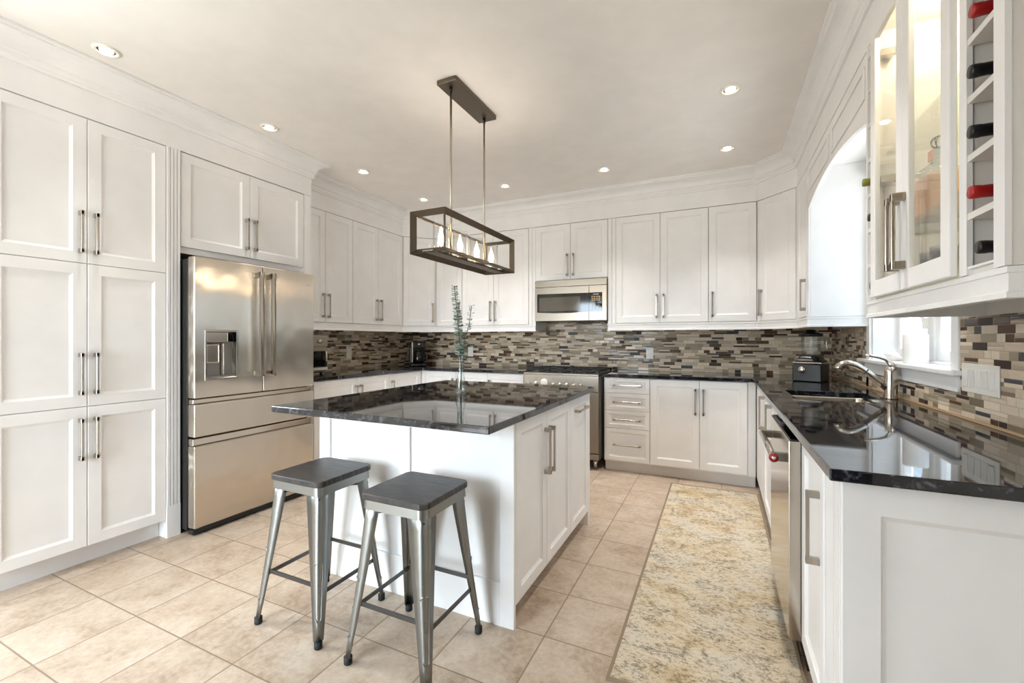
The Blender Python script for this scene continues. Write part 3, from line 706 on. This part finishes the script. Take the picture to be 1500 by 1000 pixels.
mbx('vent_strip', 'steel_h', MX0, MX1, MF, MF+.0345, 1.792, 1.858)
md = mbx('door', 'steel_h', MX0, -1.188, MF, MF+.0345, 1.436, 1.789)
mp = mbx('control_panel', 'steel_h', -1.186, MX1, MF, MF+.0345, 1.436, 1.789)
MB().prism([(-1.750, 1.527), (-1.57, 1.516), (-1.38, 1.516), (-1.188, 1.524), (-1.188, 1.716), (-1.750, 1.722)], MF-.004, MF-.0004, 'y').build('door_glass', 'black_gloss', md, world=True)
MB().box(-1.726, -1.278, MF-.0055, MF-.0042, 1.538, 1.682).build('window', 'oven_glass', md, world=True)
MB().box(-1.186, -1.052, MF-.004, MF-.0004, 1.524, 1.716).build('keypad', 'black_gloss', mp, world=True)
MB().box(-1.145, -1.085, MF-.0052, MF-.0042, 1.690, 1.706).build('display', 'display', mp, world=True)
kb = MB()
for i in range(4):
    for j in range(3): kb.box(-1.162+i*.024, -1.144+i*.024, MF-.0052, MF-.0042, 1.668-j*.018, 1.680-j*.018)
kb.build('key_print', 'keys', mp, world=True)
kb = MB()
for i in range(3):
    for j in range(4): kb.box(-1.158+i*.032, -1.146+i*.032, MF-.0052, MF-.0042, 1.606-j*.019, 1.611-j*.019)
kb.build('number_print', 'steel_side', mp, world=True)

# ------------------------------------------------------------------ dishwasher
p = thing('dishwasher', 'stainless dishwasher with bar handle, standing proud under the right counter', 'dishwasher', (.30, 2.27, 0))
MB().box(.294, .86, 1.958, 2.576, .05, .872).build('body', 'black', p, world=True)
dd = MB().box(.240, .292, 1.955, 2.578, .105, .858).build('door', 'steel_y', p, .003, world=True)
MB().box(.247, .292, 1.958, 2.575, .8585, .862).build('control_strip', 'black_gloss', dd, world=True)
MB().tube([(.196, 2.01, .775), (.196, 2.53, .775)], .0125, 14).build('handle', 'chrome', dd, world=True)
for yy in (2.035, 2.505): MB().box(.19, .2395, yy-.012, yy+.012, .758, .792).build('handle_bracket', 'steel_h', dd, .002, world=True)
MB().lathe([(.017, 0), (.017, -.007), (0, -.008)], (.196, 2.0095, .775), 20, 'y').build('medallion', 'red_ring', dd, world=True)
MB().lathe([(.008, 0), (.008, -.002), (0, -.002)], (.196, 2.001, .775), 16, 'y').build('medallion_centre', 'chrome', dd, world=True)
MB().box(.30, .34, 1.958, 2.576, .0, .0495).build('toe_panel', 'black', p, world=True)

# ------------------------------------------------------------------ rug
tag(MB().box(-.365, .278, 1.60, 3.99, .0005, .009).build('runner_rug', 'rug', None, .003), 'faded beige and brown patterned runner rug on the tiles', 'rug')
rg = bpy.data.objects['runner_rug']
MB().cells([-.372, -.360, .273, .285], [1.593, 1.605, 3.985, 3.997], lambda x, y: not (-.36 < x < .273 and 1.605 < y < 3.985), .0008, .0105).build('binding', paint('brown rug binding', (138, 122, 102), .9), rg)

# ------------------------------------------------------------------ chandelier
CX, CY = -1.412, 2.36
p = thing('linear_chandelier', 'bronze open-box chandelier with four candle bulbs over the island', 'chandelier', (CX, CY, ZC))
MB().box(CX-.065, CX+.065, CY-.25, CY+.25, ZC-.028, ZC-.0005).build('canopy', 'bronze', p, .003, world=True)
z0, z1, hx, hy, t = 1.708, 1.938, .115, .43, .026
fr = MB(); q = .026
def box8(d): return {(i, j, k): Vector((CX+i*(hx-d), CY+j*(hy-d), (z0+z1)/2+k*((z1-z0)/2-d))) for i in (-1, 1) for j in (-1, 1) for k in (-1, 1)}
OB, IB = box8(0), box8(q)
for ax in range(3):                      # twelve flat bars set on the diagonal, mitred at the corners
    for m in (-1, 1):
        for n in (-1, 1):
            kA = [m, n]; kA.insert(ax, -1); kB = [m, n]; kB.insert(ax, 1); kA = tuple(kA); kB = tuple(kB)
            o_ = [i for i in range(3) if i != ax]; tv = [0, 0, 0]; tv[o_[0]] = m; tv[o_[1]] = -n; tv = Vector(tv).normalized()*.0022
            fr.rings([[OB[kA]+tv, IB[kA]+tv, IB[kA]-tv, OB[kA]-tv], [OB[kB]+tv, IB[kB]+tv, IB[kB]-tv, OB[kB]-tv]])
fr.build('frame', 'bronze', p, world=True)
MB().box(CX-.035, CX+.035, CY-hy+.004, CY+hy-.004, z0+.006, z0+.016).build('candle_bar', 'bronze', p, .001, world=True)
for s in (-1, 1):
    yy = CY+s*.2
    MB().cyl((CX, yy, z0+.016), .0065, ZC-.028-z0-.016, 12).build('rod', 'nickel', p, world=True)
    MB().cyl((CX, yy, ZC-.058), .010, .0295, 12).build('rod_collar', 'black', p, world=True)
for k in range(4):
    yy = CY+(k-1.5)*.2; yy += .0
    if abs(yy-(CY-.2)) < .02: yy += 0
    zb = z0+.0165
    cup = MB().lathe([(.046, 0), (.048, .004), (.048, .014), (.014, .016), (.012, .045), (0, .045)], (CX, yy, zb), 22).build('candle_socket', 'nickel', p, world=True)
    MB().lathe([(.045, .0165), (.045, .165), (.0425, .165), (.0425, .0165)], (CX, yy, zb), 28, caps=False).build('glass_shade', 'shade_glass', p, world=True)
    bl = MB().lathe([(.008, .0455), (.010, .052), (.0165, .075), (.016, .09), (.009, .115), (.003, .132), (0, .134)], (CX, yy, zb), 16).build('candle_bulb', 'bulb', p, world=True)
    light('candle_lamp', 'POINT', (CX, yy, zb+.085), BULB_W, (1, .86, .72), p, shadow_soft_size=.018)

# ------------------------------------------------------------------ recessed lights
pots = [((-2.872, 1.160), 'recessed ceiling downlight nearest the camera above the pantry doors'), ((-2.872, 2.072), 'recessed ceiling downlight above the fridge'),
        ((-2.868, 2.972), 'recessed ceiling downlight just past the end of the fridge crown'), ((-2.858, 3.842), 'recessed ceiling downlight nearest the left back corner'),
        ((-1.884, 3.84), 'recessed ceiling downlight between the chandelier rods and back wall'), ((-.914, 3.84), 'recessed ceiling downlight in front of the cabinets right of the microwave'),
        ((.059, 3.827), 'recessed ceiling downlight nearest the right back corner'), ((.063, 2.937), 'recessed ceiling downlight above the rug in front of the sink')]
p0 = None
for (x, yy), lab in pots:
    if p0 is None:
        p0 = thing('recessed_light', lab, 'ceiling light', (x, yy, ZC), 0, 'recessed ceiling downlights')
        MB().lathe([(.058, -.0005), (.058, -.004), (.050, -.008), (.040, -.006), (.040, -.0005)], seg=28).build('trim_ring', 'plastic', p0)
        MB().lathe([(0, -.0035), (.028, -.0035), (.028, -.0005), (0, -.0005)], seg=24).build('lamp', 'pot_glow', p0)
    else: copy_thing(p0, (x, yy, ZC), lab)
    l = light('downlight', 'AREA', (x, yy, ZC-.012), POT_W, POT_COL, shape='DISK', size=.07, spread=1.35)
    if x < -2.5: l.rotation_euler = (0, -.28, 0)      # gimbals beside the tall cabinets tilt towards the room

for (x, yy) in ((.06, 2.04),):     # extra downlight added out of view to brighten the near floor
    o = copy_thing(p0, (x, yy, ZC), 'extra recessed downlight added out of view to light the near end of the rug')
    light('downlight', 'AREA', (x, yy, ZC-.012), POT_W, POT_COL, shape='DISK', size=.07, spread=1.35)

# ------------------------------------------------------------------ bar stools
def leg_mesh(sx, sy):
    R = []
    N = 9
    for i in range(N+1):
        t = i/N; z = .615-(.615-.028)*t
        c = .142+.046*t+.006*t*t; wd = .050*(1-t)+.028; r = min(.022, wd*.4); th = .0035
        outer = [(c-wd, c)]
        for k in range(6): a = PI/2-k*PI/10; outer.append((c-r+r*math.cos(a), c-r+r*math.sin(a)))
        outer.append((c, c-wd))
        inner = [(c-th, c-wd)]
        for k in range(6): a = k*PI/10; inner.append((c-r+(r-th)*math.cos(a), c-r+(r-th)*math.sin(a)))
        inner.append((c-wd, c-th))
        R.append([(sx*x, sy*y, z) for x, y in outer+inner])
    return MB().rings(R, True)
def make_stool(label, loc):
    p = thing('bar_stool', label, 'stool', loc, 0, 'metal bar stools at the island')
    h = .158; r = .035; ring = []
    def rr(h, r, z):
        o = []
        for cx, cy, a0 in ((h-r, h-r, 0), (-h+r, h-r, 90), (-h+r, -h+r, 180), (h-r, -h+r, 270)):
            for k in range(7): a = math.radians(a0+k*15); o.append((cx+r*math.cos(a), cy+r*math.sin(a), z))
        return o
    MB().rings([rr(h-.004, r-.004, .626), rr(h, r, .630), rr(h, r, .647), rr(h-.004, r-.004, .651)]).build('seat', 'seat_wood', p)
    MB().rings([rr(h-.006, r-.004, .590), rr(h-.008, r-.004, .6255)]).build('seat_frame', 'gun', p)
    for sx in (-1, 1):
        for sy in (-1, 1):
            lg = leg_mesh(sx, sy).build('leg', 'gun', p)
            pts = []
            for k in range(33):
                a = 2*PI*k/32; zz = .215+(.10 if math.sin(a) >= 0 else -.10)+.012*math.sin(a); t = (.615-zz)/.587
                c = .142+.046*t+.006*t*t; wd = .050*(1-t)+.028; r = min(.022, wd*.4); ph = PI/4+.80*math.cos(a)
                pts.append((sx*(c-r+(r+.0008)*math.cos(ph)), sy*(c-r+(r+.0008)*math.sin(ph)), zz))
            MB().tube(pts, .0028, 6).build('leg_rib', 'gun', lg)
            cb = .191
            MB().lathe([(.0, 0), (.014, 0), (.016, .003), (.016, .028), (0, .028)], (sx*(cb-.008), sy*(cb-.008), 0), 14).build('rubber_foot', 'rubber', lg)
    for s in (-1, 1):
        c1 = .168; MB().bar((-c1, s*c1, .235), (c1, s*c1, .235), .004, .018).build('stretcher', 'gun_dark', p)
        c2 = .171; MB().bar((s*c2, -c2, .205), (s*c2, c2, .205), .004, .018).build('stretcher', 'gun_dark', p)
    for a, b in (((-.14, -.14), (.14, .14)), ((-.14, .14), (.14, -.14))):
        zz = .565 if a[1] < 0 else .575
        MB().tube([(a[0], a[1], zz), (b[0], b[1], zz)], .005, 8).build('cross_brace', 'gun_dark', p)
    return p
s1 = make_stool('grey metal bar stool with dark wood seat on the fridge side', (-1.640, 1.446, 0))
copy_thing(s1, (-1.103, 1.436, 0), 'grey metal bar stool with dark wood seat near the island corner post')

# ------------------------------------------------------------------ vase and eucalyptus
VX, VY = -1.392, 2.237
p = thing('flower_vase', 'tall slim clear glass vase standing on the island worktop', 'vase', (VX, VY, .9205))
prof = [(0, 0), (.033, 0), (.034, .006), (.031, .012), (.034, .02), (.032, .05), (.022, .10), (.0165, .145), (.017, .185), (.024, .24), (.033, .285), (.041, .312)]
inn = [(r-.003, z) for r, z in prof[3:]][::-1]; inn[0] = (.0385, .312)
MB().lathe(prof+inn+[(0, .018)], seg=28).build('glass_body', 'vase_glass', p)
def euc(label, pts, n, rad, seed):
    rnd = random.Random(seed); P = [Vector(q) for q in pts]
    q = thing('eucalyptus_stem', label, 'plant stem', P[0], 0)
    MB().tube(P, [.0022]*len(P), 6).build('stem', 'stem', q, world=True)
    b = MB()
    L = [0]
    for i in range(1, len(P)): L.append(L[-1]+(P[i]-P[i-1]).length)
    for k in range(n):
        s = L[-1]*(.33+.67*k/(n-1)); i = max(j for j in range(len(L)-1) if L[j] <= s+1e-9); f = (s-L[i])/(L[i+1]-L[i]); c = P[i].lerp(P[i+1], f)
        sz = rad*(1-.45*k/n)*rnd.uniform(.8, 1.15)
        for sgn in (0, PI):
            a = k*2.2+sgn+rnd.uniform(-.4, .4); d = Vector((math.cos(a), math.sin(a), rnd.uniform(-.2, .55))).normalized()
            side = d.cross(Vector((0, 0, 1))).normalized(); up = side.cross(d)
            ring = []
            for j in range(9):
                t = 2*PI*j/9; ring.append(c+d*(.003+sz*(1-math.cos(t))*.62)+side*sz*.62*math.sin(t)+up*(.15*sz*math.cos(t)**2))
            b.add(ring, [tuple(range(9))], True); b.add([r-up*.0006 for r in ring], [tuple(range(8, -1, -1))], True)
    b.build('leaves', 'leaf', q, world=True)
euc('tall leafy eucalyptus stem leaning left in the glass vase', [(VX+.004, VY, .943), (VX, VY-.002, 1.10), (VX-.006, VY-.006, 1.25), (VX-.022, VY-.008, 1.40), (VX-.04, VY-.01, 1.56)], 76, .031, 3)
euc('short sparse eucalyptus stem leaning right in the glass vase', [(VX-.006, VY+.004, .943), (VX+.004, VY+.004, 1.10), (VX+.028, VY+.008, 1.25), (VX+.05, VY+.014, 1.34), (VX+.062, VY+.018, 1.44)], 24, .025, 5)

# ------------------------------------------------------------------ small appliances
p = thing('toaster_oven', 'stainless toaster oven on the left worktop beside the fridge', 'toaster oven', (-3.5, 2.83, .9205))
def to(name, mat, x0, x1, y0, y1, z0, z1, par=None, bev=.003): return MB().box(x0, x1, y0, y1, z0, z1).build(name, mat, par or p, bev, 2, world=True)
to('body', 'steel_side', -3.62, -3.345, 2.645, 3.0, .94, 1.28, bev=.01)
to('control_panel', 'steel_y', -3.3445, -3.33, 2.65, 2.995, 1.175, 1.275)
dd = to('door', 'steel_y', -3.3445, -3.33, 2.65, 2.995, .955, 1.165)
to('window', 'black_gloss', -3.3295, -3.326, 2.68, 2.965, .985, 1.135, dd, .001)
MB().tube([(-3.30, 2.95, .99), (-3.295, 2.95, 1.06), (-3.30, 2.95, 1.13)], .008).bar((-3.33, 2.95, .995), (-3.30, 2.95, .995), .01, .01).bar((-3.33, 2.95, 1.125), (-3.30, 2.95, 1.125), .01, .01).build('handle', 'chrome', dd, world=True)
for yy in (2.72, 2.9): MB().lathe([(.02, .0), (.018, .02), (0, .02)], (-3.3298, yy, 1.225), 16, 'x').build('knob', 'chrome', p, world=True)
for x in (-3.59, -3.38):
    for yy in (2.68, 2.96): MB().cyl((x, yy, .9205), .012, .019, 12).build('foot', 'rubber', p, world=True)
p = thing('coffee_maker', 'black coffee maker with chrome accents in the left counter corner', 'coffee maker', (-3.33, 4.36, .9205), math.radians(45))
MB().box(-.09, .09, -.13, .13, 0, .03).build('base', 'black', p, .01, 3)
MB().box(-.09, .09, .03, .13, .0305, .29).build('water_tank', 'black', p, .012, 3)
MB().box(-.085, .085, -.12, .0295, .215, .30).build('brew_head', 'black', p, .015, 3)
MB().lathe([(0, .0305), (.055, .0305), (.068, .07), (.06, .15), (.045, .17), (.045, .185), (0, .185)], (0, -.05, 0), 22).build('carafe', 'black_gloss', p)
MB().tube([(.06, -.06, .16), (.10, -.075, .15), (.10, -.075, .08), (.068, -.06, .07)], .008).build('carafe_handle', 'black', p)
MB().box(-.086, -.074, -.1225, -.1205, .05, .29).build('trim_strip', 'chrome', p)
MB().lathe([(.017, -.1205), (.015, -.135), (0, -.135)], (.0, 0, .262), 16, 'y').build('dial', 'chrome', p)
p = thing('blender', 'black countertop blender with glass jar in the right corner', 'blender', (.645, 4.06, .9205), math.radians(-25))
MB().rings([[(sx*a, sy*a, z) for sx, sy in ((-1, -1), (1, -1), (1, 1), (-1, 1))] for a, z in ((.094, 0), (.098, .008), (.097, .135))]).build('base', 'black', p, .018, 3)
MB().box(-.097, .097, -.097, .097, .1355, .150).build('band', 'chrome', p, .006, 2)
MB().rings([[(sx*a, sy*a, z) for sx, sy in ((-1, -1), (1, -1), (1, 1), (-1, 1))] for a, z in ((.094, .1505), (.072, .172), (.062, .195))]).build('collar', 'black', p, .012, 3)
MB().lathe([(.026, -.0985), (.026, -.112), (.02, -.118), (0, -.118)], (-.03, 0, .09), 20, 'y').build('knob', 'chrome', p)
jr = MB(); R = []
for a, z in ((.050, .1955), (.062, .22), (.066, .344)):
    R.append([(a*math.cos(k*PI/4+PI/8), a*math.sin(k*PI/4+PI/8), z) for k in range(8)])
jr.rings(R, False, True, False).build('jar', 'jar_glass', p)
MB().tube([(.062, 0, .345), (.10, 0, .34), (.105, 0, .25), (.062, 0, .225)], .009).build('jar_handle', 'jar_glass', p)
MB().lathe([(0, .3445), (.08, .3445), (.08, .368), (.035, .372), (.035, .395), (0, .395)], seg=20).build('lid', 'black', p)

# ------------------------------------------------------------------ outlets, switch plate, sill objects
def outlet(label, loc, rot):
    p = thing('wall_outlet', label, 'outlet', loc, rot)
    MB().box(-.036, .036, -.006, -.0003, -.058, .058).build('cover_plate', 'plastic', p, .002)
    for z in (-.02, .02): MB().box(-.016, .016, -.0085, -.0062, z-.014, z+.014).build('receptacle', 'ceramic', p, .002)
    return p
outlet('white wall outlet on the back backsplash right of the range', (-.646, YB-S, 1.10), 0)
outlet('white wall outlet on the back backsplash behind the vase', (-2.789, YB-S, 1.09), 0)
outlet('white wall outlet on the left backsplash by the toaster oven', (XL+S, 3.597, 1.092), L90)
p = thing('switch_plate', 'white five-gang switch plate on the mosaic right of the window', 'switch plate', (XR-S, 2.266, 1.09), R90)
MB().box(-.131, .131, -.007, -.0003, -.057, .057).build('cover_plate', 'plastic', p, .003)
for k in range(5):
    x = -.092+k*.046
    if k == 2:
        MB().box(x-.0165, x+.0165, -.009, -.0072, -.034, .034).build('receptacle', 'ceramic', p, .001)
    else:
        MB().rings([[(x-.0165, -.0072, z) for z in (-.034, .034)]+[(x-.0165, -.013 if k % 2 else -.009, .034), (x-.0165, -.009 if k % 2 else -.013, -.034)],
                    [(x+.0165, -.0072, z) for z in (-.034, .034)]+[(x+.0165, -.013 if k % 2 else -.009, .034), (x+.0165, -.009 if k % 2 else -.013, -.034)]]).build('rocker_switch', 'ceramic', p, .001)
p = thing('pillar_candle', 'thick white pillar candle on the window sill', 'candle', (XR+.035, 3.02, WZ0+.0045))
MB().lathe([(0, 0), (.051, 0), (.053, .003), (.053, .150), (.050, .154), (.044, .152), (0, .149)], seg=30).build('wax_body', 'candle', p)
MB().cyl((0, 0, .149), .0012, .012, 6).build('wick', 'black', p)
p = thing('ceramic_dish', 'small white shell-shaped dish on the window sill left of the candle', 'dish', (XR+.05, 3.37, WZ0+.0045))
R = []
for r, z in ((.02, 0), (.045, .004), (.07, .022), (.066, .024), (.04, .008), (.0, .006)):
    R.append([(r*.7*math.cos(a)*(1+.07*math.cos(6*a)), r*math.sin(a)*(1+.07*math.cos(6*a)), z+(.02*math.sin(a/2)**4 if r > .06 else 0)) for a in [2*PI*k/36 for k in range(36)]])
MB().rings(R, True).build('bowl', 'ceramic', p)
MB().lathe([(0, .0), (.016, .004), (.022, .02), (.012, .034), (0, .04)], (0, .0, .012), 16).build('shell', 'ceramic', p)
